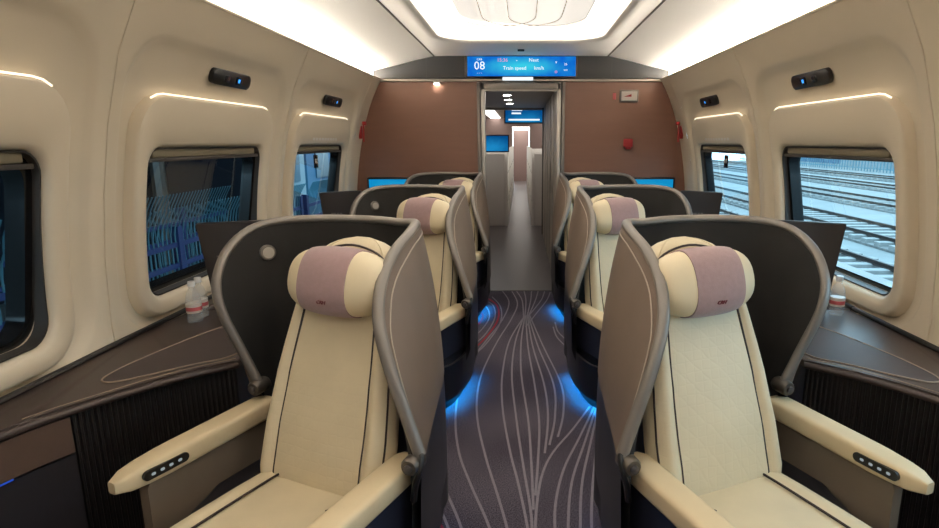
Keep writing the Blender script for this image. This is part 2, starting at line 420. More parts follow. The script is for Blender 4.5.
# side walls: one moulded panel per window bay
BAYS = [-1.90, -.25, 1.40, 3.05, 4.70]
def wall_side(sgn, side):
    w = empty('wall_' + side); tag(w, kind='structure')
    for ci, yc in enumerate(BAYS):
        rings = []   # (centre z, half y, half z, radius, depth outwards)
        def R(hy, z0, z1, r, d): rings.append(([(yc + a, b) for a, b in rrect(0, (z0 + z1) / 2, hy, (z1 - z0) / 2, r)], d))
        R(.548, .815, 1.470, .085, .10)
        R(.555, .808, 1.477, .09, .022)
        R(.562, .801, 1.484, .095, .004)
        R(.575, .788, 1.497, .105, -.006)
        R(.60, .765, 1.57, .12, -.010)
        R(.630, .738, 1.672, .150, -.010)
        R(.641, .728, 1.686, .156, -.004)
        R(.646, .723, 1.693, .160, .008)
        R(.650, .719, 1.698, .162, .044)
        R(.690, .708, 1.79, .185, .040)
        R(.722, .698, 1.870, .205, .034)
        R(.738, .690, 1.896, .215, .024)
        R(.750, .684, 1.914, .22, .008)
        R(.764, .676, 1.934, .22, .000)
        R(.805, .45, 1.99, .15, .000)
        R(.816, .10, 2.05, .05, .000)
        R(.8215, .0, 2.088, .004, .000)
        R(.8245, .0, 2.089, .004, .012)
        loops = [[(hw(z) + d, y, z) for y, z in L] for L, d in rings]
        v, f = loft(loops, True, False)
        mesh('wall_panel', v, [tuple(reversed(q)) for q in f], 'wall', w, True, sgn)
        # lit slot along the head of the window surround
        pth = [p for p in rrect(0, (0.720 + 1.698) / 2, .648, (1.698 - .720) / 2, .161, 6, 14)]
        n = len(pth); top = [p for p in pth if p[1] > 1.66]
        top.sort(key=lambda p: p[0])
        if len(top) > 4:
            tube('accent_strip', [(hw(z + .003) + .016, yc + y, z + .003) for y, z in top], .0035, 'accent_light', w, nseg=6, sgn=sgn)
        # roof-side lip
    tops = [(hw(2.089), y, 2.089) for y in (Y0, YB)]
    # plain end panel by the bulkhead
    ye0, ye1 = BAYS[-1] + .8255, YB
    zs = np.linspace(-.02, 2.089, 24)
    v, f = loft([[(hw(z), ye0, z) for z in zs], [(hw(z), ye1, z) for z in zs]], False, False)
    mesh('end_panel', v, f, 'wall', w, True, sgn)
    # rounded lip over the cove
    tube('cove_lip', [(hw(2.088) + .006, Y0, 2.086), (hw(2.088) + .006, YB - .02, 2.086)], .008, 'wall', w, nseg=10, sgn=sgn)
    # trough floor + light strip
    v, f = loft([[(hw(2.03) + .004, y, 2.03), (1.50, y, 2.03), (1.50, y, 2.10)] for y in (Y0, YB)], False, False)
    mesh('cove_trough', v, f, 'ceiling', w, False, sgn)
    for k in range(5):
        a = Y0 + .05 + k * 1.59
        box('cove_light_strip', (1.452, a, 2.045), (1.462, a + 1.57, 2.095), 'cove_light', w, sgn=sgn)
    return w
wall_side(1, 'right'); wall_side(-1, 'left')

# ceiling
ce = empty('ceiling'); tag(ce, kind='structure')
CV = crom([(1.50, 2.06), (1.475, 2.125), (1.38, 2.165), (1.2, 2.205), (1.0, 2.255), (.827, 2.291)], 6)
for s in (1, -1):
    ys = np.linspace(Y0, YB, 4)
    v, f = loft([[(p[0], y, p[1]) for p in CV] for y in ys], False, False)
    mesh('cove_panel', v, f, 'ceiling', ce, True, s)
    box('ceiling_seam', (.818, Y0, 2.292), (.842, YB, 2.312), 'ceiling_seam', ce, sgn=s)
YA, YZ = -1.6, 4.93
yc, hy = (YA + YZ) / 2, (YZ - YA) / 2
loops = []
for dx, r, z in ((0.035, .30, 2.47), (0.03, .29, 2.36), (0.0, .26, 2.315), (0.0, .26, 2.300), (.012, .265, 2.288), (.035, .28, 2.284), (.075, .31, 2.286), (.092, .32, 2.293)):
    loops.append([(x, y, z) for x, y in rrect(0, yc, .64 + dx, hy + dx, r, 8, 6)])
loops.append([(x, y, 2.295) for x, y in rrect(0, (Y0 + YB) / 2, .815, (YB - Y0) / 2, .004, 8, 6)])
loops.append([(x, y, 2.31) for x, y in rrect(0, (Y0 + YB) / 2, .822, (YB - Y0) / 2, .004, 8, 6)])
v, f = loft(loops, True, False)
mesh('ceiling_panel', v, f, 'ceiling', ce)
lb = empty('ceiling_light_box', (0, yc, 2.47)); tag(lb, 'long glowing light box with rounded corners recessed in the ceiling', 'ceiling light')
mesh('light_panel', [(-.68, YA - .04, 2.47), (.68, YA - .04, 2.47), (.68, YZ + .04, 2.47), (-.68, YZ + .04, 2.47)], [(0, 1, 2, 3)], 'box_light', lb, False)
for i, (x0, x1, z) in enumerate(((-.45, .105, 2.400), (.105 - .385 + .0, .29, 2.388), (-.09, .47, 2.376))):
    r = (x1 - x0) / 2; cx = (x0 + x1) / 2; ry = .36; yend = YZ - .17
    poly = [(cx - r, YA + .2), (cx + r, YA + .2)] + [(cx + r * math.cos(a), yend - ry + ry * math.sin(a)) for a in np.linspace(0, PI, 26)]
    pt = prism('petal_panel', poly, z, z + .006, 'petal', lb)
    tube('petal_edge', [(p[0], p[1], 2.375) for p in poly[1:] + poly[:1]], .0028, 'petal_line', pt, nseg=6)
box('ceiling_sensor', (-.03, 5.30, 2.272), (.03, 5.34, 2.2875), 'black_plastic', None, .005, origin=(0, 5.32, 2.29))
tag(bpy.data.objects['ceiling_sensor'], 'small dark sensor on the ceiling just before the display', 'sensor')

# rear wall behind the camera, closing the saloon
zs = list(np.linspace(0, 2.09, 20))
poly = [(hw(z), z) for z in zs] + [(p[0], p[1]) for p in CV[6:]] + [(-p[0], p[1]) for p in reversed(CV[6:])] + [(-hw(z), z) for z in reversed(zs)]
o = mesh('wall_back', [(x, Y0, z) for x, z in poly] + [(x, Y0 - .03, z) for x, z in poly], [tuple(range(len(poly))), tuple(reversed(range(len(poly), 2 * len(poly))))], 'bulkhead', None, False)
tag(o, kind='structure')

# ---------------------------------------------------------------- windows
def window(sgn, yc, n):
    w = empty('window_%d' % n, (sgn * 1.66, yc, 1.16)); tag(w, kind='structure')
    def ring_xy(hy, z0, z1, r): return [(yc + a, b) for a, b in rrect(0, (z0 + z1) / 2, hy, (z1 - z0) / 2, r)]
    loops = []
    for hy_, z0, z1, r, d in ((.60, .76, 1.52, .10, .105), (.60, .76, 1.52, .10, .045), (.512, .840, 1.438, .075, .045), (.504, .848, 1.430, .07, .105)):
        loops.append([(hw(1.16) + .0 + d - .17 * (z - 1.16), y, z) for y, z in ring_xy(hy_, z0, z1, r)])
    v, f = loft(loops + [loops[0]], True, False)
    mesh('window_frame', v, f, 'frit', w, True, sgn)
    def gk(hy_, z0, z1, r, d): return [(hw(z) + d, y, z) for y, z in ring_xy(hy_, z0, z1, r)]
    v, f = loft([gk(.551, .810, 1.475, .088, .018), gk(.545, .816, 1.469, .084, .018), gk(.541, .820, 1.465, .082, .060)], True, False)
    mesh('window_gasket', v, f, 'window_gasket', w, True, sgn)
    L = [(hw(1.16) + .095 - .17 * (z - 1.16), y, z) for y, z in ring_xy(.52, .835, 1.445, .075)]
    mesh('pane', L, [tuple(range(len(L)))], 'glass', w, False, sgn)
    br = box('blind_cassette', (hw(1.44) + .025, yc - .49, 1.432), (hw(1.44) + .06, yc + .49, 1.470), 'blind', w, .008, sgn=sgn)
    box('blind_rail', (hw(1.42) + .020, yc - .525, 1.414), (hw(1.42) + .055, yc + .525, 1.431), 'window_gasket', br, .003, sgn=sgn)
    return w
n = 1
for s in (-1, 1):
    for y in BAYS:
        window(s, y, n); n += 1

# reading light units
def reading_unit(sgn, yc, label):
    yc += .06; z = 1.815; x = hw(z) + .026
    lean = math.atan((hw(1.75) - hw(1.85)) / .1)
    e = empty('reading_light_unit', (sgn * (x - .006), yc, z)); tag(e, label, 'reading light', 'reading light units above the windows')
    M = Matrix.Translation((x - .006, yc, z)) @ Matrix.Rotation(-lean, 4, 'Y')
    def plate(name, hy_, hz_, r, d0, d1, m, par, cy=0):
        A = rrect(cy, 0, hy_, hz_, r, 6, 2)
        B = rrect(cy, 0, hy_ - .004, hz_ - .004, max(r - .004, .001), 6, 2)
        ls = [[tuple(M @ Vector((-d0, a, b))) for a, b in A], [tuple(M @ Vector((-d1 + .003, a, b))) for a, b in A], [tuple(M @ Vector((-d1, a, b))) for a, b in B]]
        v, f = loft(ls); return mesh(name, v, f, m, par, True, sgn)
    plate('housing', .195, .038, .033, -.012, .012, 'black_plastic', e)
    plate('lamp_lens', .028, .018, .012, .010, .014, 'frit', e, -.06)
    p = plate('call_button', .036, .022, .010, .010, .0135, 'frit', e, .06)
    plate('blue_symbol', .013, .012, .004, .0125, .0145, 'blue_reading', p, .06)
for s, sd in ((-1, 'left'), (1, 'right')):
    for yc_, nm in ((BAYS[2], 'window nearest the camera'), (BAYS[3], 'middle window'), (BAYS[4], 'window by the brown bulkhead')):
        reading_unit(s, yc_, 'black reading light unit with blue symbol above the %s, %s wall' % (nm, sd))

# ---------------------------------------------------------------- bulkhead
bh = empty('wall_front', (0, YB, 0)); tag(bh, kind='structure')
zs = list(np.linspace(0, 2.065, 24))
for s in (1, -1):
    poly = [(.425, 0)] + [(hw(z) + .005, z) for z in zs] + [(.425, 2.065)]
    v, f = loft([[(x, YB, z) for x, z in poly], [(x, YB + .05, z) for x, z in poly]])
    mesh('brown_panel', v, f, 'bulkhead', bh, False, s)
    box('door_post', (.345, YB - .03, 0), (.385, YB + .06, 2.06), 'alu', bh, .006, sgn=s)
    box('door_post_outer', (.392, YB - .025, 0), (.424, YB + .05, 2.06), 'alu_dark', bh, .005, sgn=s)
box('door_head', (-.385, YB - .03, 1.985), (.385, YB + .06, 2.055), 'alu_dark', bh, .006)
box('door_head_rail', (-.345, YB - .035, 1.975), (.345, YB + .05, 1.99), 'alu', bh, .004)
box('trim_bar', (-1.37, YB - .03, 2.064), (1.37, YB + .05, 2.09), 'alu', bh, .006)
CVs = [(p[0], p[1]) for p in CV if p[0] < 1.42]
poly = [(1.40, 2.09)] + CVs + [(.5, 2.30), (0, 2.302), (-.5, 2.30)] + [(-p[0], p[1]) for p in reversed(CVs)] + [(-1.40, 2.09)]
v, f = loft([[(x, YB - .045, z) for x, z in poly], [(x, YB + .05, z) for x, z in poly]])
mesh('black_arch', v, f, 'arch_black', bh, False)
for x in (-.9, .86):
    box('arch_joint', (x, YB - .047, 2.10), (x + .004, YB - .04, 2.27), 'black_plastic', bh)

# main display in the arch
d = empty('information_display', (0, YB - .06, 2.195)); tag(d, 'wide blue information display reading 08 in the black arch over the door', 'display')
box('housing', (-.53, YB - .075, 2.098), (.53, YB - .04, 2.292), 'black_plastic', d, .006)
v = [(-.505, YB - .078, 2.108), (.515, YB - .078, 2.108), (.515, YB - .078, 2.286), (-.505, YB - .078, 2.286)]
sc = mesh('screen', v, [(0, 1, 2, 3)], 'screen_main', d, False)
RX = Matrix.Rotation(PI / 2, 4, 'X')
def dtext(s, x, z, size, m='white_text', y=YB - .080, par=None): text_mesh('lettering', s, size, Matrix.Translation((x, y, z)) @ RX, m, par or sc, .0004)
dtext('08', -.39, 2.20, .105)
dtext('CAR', -.39, 2.258, .026); dtext('- - -', -.39, 2.138, .03)
dtext('15:36', -.175, 2.252, .046, 'pink_text'); dtext('-', -.04, 2.252, .05); dtext('Next', .12, 2.252, .044)
dtext('Train speed', -.06, 2.180, .046); dtext('km/h', .17, 2.180, .046)
dtext('v', .33, 2.235, .04); dtext('o', .33, 2.15, .05, 'pink_text')
dtext('26', .42, 2.215, .03); dtext('out', .42, 2.165, .026)
ls = box('status_light', (-.175, YB - .085, 2.072), (.115, YB - .05, 2.10), 'white_text', None, .004, origin=(-.03, YB - .07, 2.085))
tag(ls, 'small white lit strip under the blue display', 'sign')

# signs, hammers, bulkhead lamps, bulkhead screens
def small(name, lo, hi, m, label, cat, bev=.004):
    c = [(a + b) / 2 for a, b in zip(lo, hi)]
    e = empty(name, (c[0], hi[1], lo[2])); tag(e, label, cat)
    box('plate', lo, hi, m, e, bev); return e
e = small('notice_frame', (.95, YB - .02, 1.875), (1.13, YB, 1.99), 'alu_dark', 'white notice plate with a red mark in a dark frame', 'sign')
box('notice', (.965, YB - .022, 1.89), (1.115, YB - .018, 1.975), 'white_sign', e)
mesh('red_mark', [(.985, YB - .024, 1.925), (1.06, YB - .024, 1.925), (1.06, YB - .024, 1.95)], [(0, 1, 2)], 'red', e, False)
e = small('red_sticker', (.885, YB - .004, 1.90), (.915, YB, 1.96), 'label_red', 'small red sticker left of the white notice plate', 'sticker', .001)
e = empty('alarm_box', (1.045, YB, 1.44)); tag(e, 'small red emergency alarm box on the right brown bulkhead', 'alarm')
box('body', (1.0, YB - .03, 1.45), (1.09, YB, 1.53), 'red', e, .008); box('handle', (1.02, YB - .045, 1.43), (1.07, YB - .01, 1.46), 'red', e, .006)
for s, sd in ((-1, 'left'), (1, 'right')):
    e = empty('emergency_hammer', (s * 1.57, YB - .12, 1.52)); tag(e, 'red emergency hammer in its holder on the %s wall by the bulkhead' % sd, 'hammer')
    box('holder', (hw(1.6) - .018, YB - .15, 1.53), (hw(1.6) + .01, YB - .10, 1.65), 'red', e, .006, sgn=s)
    box('hammer_head', (hw(1.66) - .045, YB - .16, 1.655), (hw(1.66) - .015, YB - .11, 1.69), 'red', e, .005, sgn=s)
    tube('hammer_handle', [(hw(1.6) - .032, YB - .135, 1.50), (hw(1.6) - .036, YB - .135, 1.66)], .008, 'red', e, sgn=s)
    sd2 = empty('seat_screen', (s * 1.28, YB - .01, .84)); tag(sd2, 'blue lit seat screen mounted on the %s brown bulkhead' % sd, 'screen')
    box('bezel', (1.03, YB - .035, .84), (1.52, YB, 1.16), 'black_plastic', sd2, .01, sgn=s)
    mesh('screen', [(1.05, YB - .037, .86), (1.50, YB - .037, .86), (1.50, YB - .037, 1.14), (1.05, YB - .037, 1.14)], [(0, 1, 2, 3)], 'screen_seat', sd2, False, s)
e = empty('bulkhead_lamp', (-.80, YB - .02, 2.04)); tag(e, 'small white lamp under the trim bar on the left bulkhead', 'lamp')
box('housing', (-.835, YB - .05, 2.045), (-.775, YB - .01, 2.066), 'white_sign', e, .004); box('diffuser', (-.828, YB - .046, 2.040), (-.782, YB - .014, 2.046), 'downlight', e)

# ---------------------------------------------------------------- corridor and the next car
co = empty('corridor', (0, 7.6, 0)); tag(co, kind='structure')
YE = 9.5
box('corridor_wall', (.36, YB + .05, 0), (.42, YE, 2.05), 'corr_wall', co)
for k, y in enumerate((6.5, 7.2, 7.9, 8.6)):
    box('wall_joint', (.350, y, 0), (.362, y + .05, 2.03), 'alu', co, .003)
box('corridor_wall', (-.72, YB + .05, 0), (-.66, YE, 2.05), 'corr_wall', co)
for y in (6.7, 7.7, 8.7): box('wall_joint', (-.665, y, 0), (-.65, y + .05, 2.03), 'alu', co, .003)
box('handle_rail', (.335, 6.9, .9), (.352, 6.92, 1.7), 'alu', co, .004)
box('corridor_ceiling', (-.72, YB + .05, 2.03), (.42, YE, 2.08), 'corr_ceil', co)
box('end_frame', (.34, YE, 0), (.42, YE + .06, 2.05), 'alu_dark', co, .006); box('end_frame', (-.72, YE, 0), (-.62, YE + .06, 2.05), 'alu_dark', co, .006)
box('end_head', (-.62, YE, 1.995), (.34, YE + .06, 2.05), 'alu', co, .006)
for y, nm in ((6.3, 'nearest the door'), (6.9, 'second from the door'), (7.6, 'third from the door'), (8.4, 'farthest from the door')):
    e = empty('corridor_downlight', (-.16, y, 2.03)); tag(e, 'round downlight in the corridor ceiling, ' + nm, 'downlight', 'corridor downlights')
    lathe('ring', [(.06, 2.030), (.06, 2.024), (.045, 2.022)], (-.16, y, 0), 'alu', e, 16); lathe('lens', [(.044, 2.0235), (.044, 2.021), (.03, 2.0205)], (-.16, y, 0), 'downlight', e, 16)
nc = empty('next_car', (0, 16, 0)); tag(nc, kind='structure')
box('far_wall', (1.45, YE + .06, 0), (1.5, 30, 2.3), 'far_wall', nc); box('far_wall', (-1.5, YE + .06, 0), (-1.45, 30, 2.3), 'far_wall', nc)
box('far_floor', (-1.5, YE + .06, -.05), (1.5, 30, -.001), 'corr_floor', nc)
box('far_ceiling', (-1.5, YE + .06, 2.3), (1.5, 30, 2.35), 'corr_ceil', nc)
for s in (-1, 1): box('cross_wall', (.42 if s > 0 else .70, YE + .02, 0), (1.5, YE + .06, 2.3), 'far_wall', nc, sgn=s)
box('cross_wall', (-.6, YE + .03, 2.05), (.45, YE + .06, 2.3), 'far_wall', nc)
for s in (-1, 1): box('ceiling_light_strip', (.7, YE + .3, 2.27), (1.0, 29, 2.299), 'far_lamp', nc, sgn=s)
YF = 20.0
for s in (-1, 1): box('end_wall', (.30, YF, 0), (1.5, YF + .05, 2.3), 'far_wall', nc, sgn=s)
box('end_wall', (-.3, YF, 1.95), (.3, YF + .05, 2.3), 'far_wall', nc)
box('end_door', (-.3, YF + 3, 0), (.3, YF + 3.05, 2.0), 'far_wall', nc); box('vestibule_ceiling', (-.3, YF, 1.95), (.3, YF + 3, 2.0), 'far_lamp', nc)
for s in (-1, 1): box('end_frame', (.28, YF - .02, 0), (.32, YF + .05, 1.97), 'alu', nc, sgn=s)
d = empty('far_display', (.08, YE + .5, 1.8)); tag(d, 'blue information display over the aisle of the next car', 'display')
box('housing', (-.27, YE + .10, 1.79), (.42, YE + .14, 2.08), 'black_plastic', d, .01)
sc2 = mesh('screen', [(-.25, YE + .098, 1.81), (.40, YE + .098, 1.81), (.40, YE + .098, 2.06), (-.25, YE + .098, 2.06)], [(0, 1, 2, 3)], 'screen_far', d, False)
for z, x0, x1 in ((2.0, -.15, .02), (1.95, -.15, .0), (1.85, -.2, .3)): box('screen_mark', (x0, YE + .095, z - .012), (x1, YE + .0975, z + .012), 'white_text', sc2)
d = empty('wall_screen', (-.5, YE + .6, 1.4)); tag(d, 'dark blue wall screen at the left of the next car', 'screen')
box('bezel', (-.62, YE + .50, 1.33), (-.2, YE + .53, 1.62), 'black_plastic', d, .01)
mesh('screen', [(-.60, YE + .498, 1.35), (-.22, YE + .498, 1.35), (-.22, YE + .498, 1.60), (-.60, YE + .498, 1.60)], [(0, 1, 2, 3)], 'screen_far', d, False)
k = 0
for s, sd in ((-1, 'left'), (1, 'right')):
    for i in range(5):
        y = YE + 1.0 + i * 1.9; xin = .24 if s < 0 else .19
        e = empty('far_pod_seat', (s * .6, y, 0)); k += 1
        tag(e, 'pale pod seat on the %s of the next car aisle, %s from its door' % (sd, ('first', 'second', 'third', 'fourth', 'fifth')[i]), 'seat', 'pod seats in the next car')
        prof = [(0, .0), (.0, .9), (.10, 1.25), (.35, 1.36), (1.0, 1.36), (1.25, 1.25), (1.35, .9), (1.35, 0)]
        bm = bmesh.new()
        pr = crom([(y + a, z) for a, z in prof], 3)
        v, f = loft([[(xin, p[0], p[1]) for p in pr], [(xin + .05, p[0], p[1]) for p in pr]]); bm.free()
        mesh('side_shell', v, f, 'white_shell', e, True, s)
        box('back_shell', (xin + .05, y, 0), (1.2, y + .06, 1.30), 'white_shell', e, .02, sgn=s)
        for q in (.45, .95): box('shell_joint', (xin - .004, y + .05, q), (xin + .002, y + 1.3, q + .012), 'alu_dark', e, sgn=s)
        box('cushion', (xin + .1, y + .3, .1), (1.0, y + 1.1, .48), 'cream', e, .05, sgn=s)

# ---------------------------------------------------------------- pod seats
ANG = math.radians(24.0); OX, OY = .66, 1.72
CA, SA = math.cos(ANG), math.sin(ANG)
SHX = 0.0
def SW(x, y, z):
    x += SHX
    return (OX + x * CA - y * SA, OY + x * SA + y * CA, z)
def spow(c, e): return math.copysign(abs(c) ** e, c)

RIM = crom([(.283, 1.48, .642), (.322, 1.50, .753), (.367, 1.53, .875), (.400, 1.57, .979), (.411, 1.62, 1.053), (.409, 1.70, 1.118), (.391, 1.80, 1.173),
       (.370, 1.92, 1.205), (.378, 2.05, 1.217), (0.449, 2.14, 1.208), (0.578, 2.21, 1.21), (0.771, 2.239, 1.21), (0.931, 2.216, 1.203), (1.014, 2.153, 1.18), (1.051, 2.051, 1.125), (1.062, 1.982, 1.05), (1.058, 1.954, 0.98), (1.038, 1.947, 0.899), (0.993, 1.949, 0.784), (0.936, 1.94, 0.655)], 4)
LOW = crom([(.300, 1.47), (.298, 1.50), (.296, 1.54), (.294, 1.60), (.293, 1.66), (.292, 1.74), (.292, 1.84),
       (.293, 1.95), (.305, 2.07), (.37, 2.155), (.50, 2.20), (.70, 2.23), (.86, 2.22), (.93, 2.18),
       (.96, 2.12), (.965, 2.08), (.962, 2.05), (.960, 2.03), (.958, 2.0), (.945, 1.97)], 4)
def shell_grid(off, nz=14, z0=.28, part=None):
    n = len(RIM); G = np.zeros((nz, n, 3))
    for i in range(n):
        a = np.array([LOW[i][0], LOW[i][1], z0]); b = np.array(RIM[i])
        zs = float(np.interp(i, [0, 12, 30, 44, 60, n - 1], [.60, .58, .66, .70, .68, .62]))
        ts = min(.93, (zs - z0) / (b[2] - z0)); t0, t1 = (0, 1) if part is None else ((0, ts) if part == 'low' else (ts, 1))
        for k in range(nz):
            t = t0 + (t1 - t0) * k / (nz - 1); p = a + (b - a) * t
            q = t ** 3.0                       # keep the lower flank upright, let the head of the wing lean in
            p[0] = a[0] + (b[0] - a[0]) * q; p[1] = a[1] + (b[1] - a[1]) * q
            G[k, i] = p
    du = np.gradient(G, axis=1); dv = np.gradient(G, axis=0)
    nr = np.cross(du, dv); nr /= np.linalg.norm(nr, axis=2, keepdims=True) + 1e-9
    return G + nr * off, nr
def grid_faces(nz, n):
    return [(k * n + i, k * n + i + 1, (k + 1) * n + i + 1, (k + 1) * n + i) for k in range(nz - 1) for i in range(n - 1)]

def back_frame(v):
    """spine of the backrest: returns (y', z, half width)"""
    ys = np.interp(v, [0, .15, .5, .8, 1], [-.075, -.045, .045, .15, .235])
    zz = np.interp(v, [0, .15, .5, .8, 1], [.40, .50, .76, 1.00, 1.185])
    hwid = np.interp(v, [0, .1, .3, .55, .75, .85, 1], [.226, .240, .240, .222, .198, .190, .190])
    if v > .85: hwid *= max(.02, 1 - ((v - .85) / .152) ** 2.2) ** .5
    return ys, zz, hwid
def back_point(u, v, lift=0.0):
    """front face of the backrest at u in [-1,1], v in [0,1]"""
    y, z, h = back_frame(v)
    y2, z2, _ = back_frame(min(v + .02, 1)); y1, z1, _ = back_frame(max(v - .02, 0))
    t = np.array([y2 - y1, z2 - z1]); t /= np.linalg.norm(t); nf = np.array([-t[1], t[0]])
    d = front_depth(u, v) + lift
    return SW(h * u + back_shift(v), y + nf[0] * d, z + nf[1] * d)
def back_shift(v): return float(np.interp(v, [0, .45, .8], [-.030, -.020, 0]))
def front_depth(u, v):
    a = abs(u)
    base = .055 * (1 - a ** 8) ** .5 if a < 1 else 0
    bol = .024 * math.exp(-((a - .85) / .12) ** 2) * np.interp(v, [0, .1, .75, .95], [.4, 1, .8, 0])
    groove = -.008 * math.exp(-((a - .69) / .03) ** 2)
    lumbar = .012 * math.exp(-((v - .28) / .18) ** 2) * (1 - a)
    return base + bol + groove + lumbar

def make_pod(sgn, text_side):
    root = empty('pod_seat', (sgn * .66, 1.72, 0))
    # --- privacy shell
    GL, _ = shell_grid(-.013, 8, part='low')
    mesh('lower_shell', [tuple(p) for r in GL for p in r], grid_faces(8, GL.shape[1]), 'hull', root, True, sgn)
    G, nr = shell_grid(-.016, part='high'); nz, n, _ = G.shape
    mesh('shell_panel', [tuple(p) for r in G for p in r], grid_faces(nz, n), 'shell', root, True, sgn)
    G2, nr = shell_grid(.012); nz = G2.shape[0]
    mesh('shell_liner', [tuple(p) for r in G2 for p in r], grid_faces(nz, n), 'liner', root, True, sgn)
    tube('shell_rim', [tuple(p) for p in RIM], .015, 'rim', root, rb=.019, nseg=12, sgn=sgn, up=(0, -1, 0))
    # raised outline on the outer face of the aisle wing
    G3, _ = shell_grid(-.018, 120)
    out = []
    for i in range(5, 34):
        zt = RIM[i][2] - .030; zc_ = G3[:, i, 2]; k = int(np.argmin(np.abs(zc_ - zt))); out.append(tuple(G3[k, i]))
    tube('wing_seam', [out[0]] + [tuple((np.array(out[j - 1]) + np.array(out[j]) + np.array(out[j + 1])) / 3) for j in range(1, len(out) - 1)] + [out[-1]], .0022, 'rim_line', root, nseg=6, sgn=sgn)
    # --- base hull under the seat
    pl = crom([(.318, 2.16), (.308, 2.0), (.306, 1.86), (.310, 1.74), (.330, 1.60), (.372, 1.47), (.45, 1.365), (.57, 1.30), (.72, 1.30), (.90, 1.37), (1.0, 1.52), (.99, 1.75), (.95, 2.0), (.86, 2.19), (.6, 2.20)], 5, True)
    hb = prism('base', [(p[0], p[1]) for p in pl], .085, .40, 'hull', root, .01, sgn)
    sk = [(OX + (p[0] - OX) * .88, OY + (p[1] - OY) * .93) for p in pl]
    prism('plinth', sk, 0.0, .086, 'black_plastic', root, 0, sgn)
    v, f = loft([[(p[0], p[1], z) for p in pl[4:42]] for z in (.066, .09)] + [[(OX + (p[0] - OX) * .992, OY + (p[1] - OY) * .994, .066) for p in pl[4:42]]], False, False)
    mesh('light_shield_lip', v, f, 'hull', root, True, sgn)  # lip added to keep the blue strip's light off the opposite pods
    al = [(OX + (pl[i][0] - OX) * .965, OY + (pl[i][1] - OY) * .975, .076) for i in range(8, 36)]
    tube('base_light', al, .008, 'blue_light', root, nseg=6, sgn=sgn)
    # upper flank below the aisle armrest: dark inset panel with a curved trim line
    fk = [(pl[i][0] + .010, pl[i][1]) for i in range(0, 32)]
    v, f = loft([[(x, y, .395) for x, y in fk], [(x - .004, y, .56) for x, y in fk], [(x + .03, y, .56) for x, y in fk], [(x + .03, y, .395) for x, y in fk]], False, False)
    mesh('flank_panel', v, f, 'hull_panel', root, True, sgn)
    tr = [(pl[i][0] - .003, pl[i][1], .56 - .31 * math.sin(min(1, max(0, (i - 8) / 20)) * PI / 2) ** 1.3 if i >= 8 else .56) for i in range(8, 29)]
    tr = [(pl[i][0] - .004, pl[i][1], float(np.interp(i, [6, 9, 12, 16, 21, 27, 32], [.60, .48, .38, .315, .285, .275, .28]))) for i in range(6, 33)]
    tube('flank_trim', crom(tr, 3), .0055, 'hull_trim', root, nseg=6, sgn=sgn)
    # --- seat cushion
    global SHX; SHX = -.082
    loops = []
    for y, s, dz in ((.02, .85, -.02), (-.02, .96, -.005), (-.08, 1, 0), (-.2, 1, .004), (-.35, 1, .006), (-.50, 1, .006), (-.58, .99, -.002), (-.625, .95, -.022), (-.645, .88, -.05)):
        L = []
        for k in range(40):
            a = 2 * PI * k / 40; u = spow(math.cos(a), .42); w = spow(math.sin(a), .5)
            x = .238 * s * u; z = .395 + dz * .5 + .078 * s * w
            if w > 0: z += dz + .014 * math.exp(-((abs(u) - .82) / .2) ** 2) - .006 * math.exp(-((abs(u) - .60) / .05) ** 2)
            L.append(SW(x, y, z))
        loops.append(L)
    v, f = loft(loops); cu = mesh('seat_cushion', v, f, 'cream', root, True, sgn)
    for sx in (-1, 1):
        tube('piping', crom([SW(sx * .143, -.02, .470), SW(sx * .144, -.12, .4805), SW(sx * .145, -.3, .4845), SW(sx * .145, -.5, .4850), SW(sx * .143, -.58, .477), SW(sx * .135, -.625, .450)], 5), .0042, 'piping', cu, nseg=6, sgn=sgn)
    # --- backrest
    SHX = -.052
    loops = []
    for v_ in (0, .02, .06, .12, .2, .3, .4, .5, .6, .7, .78, .84, .87, .90, .925, .945, .965, .98, .99, 1):
        y, z, h = back_frame(v_)
        y2, z2, _ = back_frame(min(v_ + .02, 1)); y1, z1, _ = back_frame(max(v_ - .02, 0))
        t = np.array([y2 - y1, z2 - z1]); t /= np.linalg.norm(t); nf = np.array([-t[1], t[0]])
        shrink = np.interp(v_, [0, .03, .06, .93, .97, 1], [.5, .85, 1, 1, .8, .35])
        L = []
        us = [math.sin(a) for a in np.linspace(-PI / 2, PI / 2, 41)]
        for u in us: d = front_depth(u, v_) * shrink; L.append(SW(h * u + back_shift(v_), y + nf[0] * d, z + nf[1] * d))
        for u in reversed(us[1:-1]): d = -.055 * (1 - abs(u) ** 6) ** .5 * shrink; L.append(SW(h * u + back_shift(v_), y + nf[0] * d, z + nf[1] * d))
        loops.append(L)
    v, f = loft(loops); bk = mesh('backrest', v, f, 'cream_quilt', root, True, sgn)
    for sx in (-1, 1):
        tube('piping', [back_point(sx * np.interp(q, [0, .2, .6, 1], [.70, .68, .70, .72]), q, .0015) for q in np.linspace(.03, .93, 26)], .0042, 'piping', bk, nseg=6, sgn=sgn)
        tube('side_piping', [back_point(sx * .965, q, .004) for q in np.linspace(.05, .80, 18)], .0032, 'piping', bk, nseg=6, sgn=sgn)
    tube('head_piping', crom([back_point(-.86, .82, .003), back_point(-.84, .89, .003), back_point(-.66, .94, .003), back_point(0, .962, .003), back_point(.66, .94, .003), back_point(.84, .89, .003), back_point(.86, .82, .003)], 4), .0038, 'piping', bk, nseg=6, sgn=sgn)
    SHX = -.070
    # --- head pillow with its mauve cover
    PC = (0.005, .080, 1.072); tl = math.radians(18)
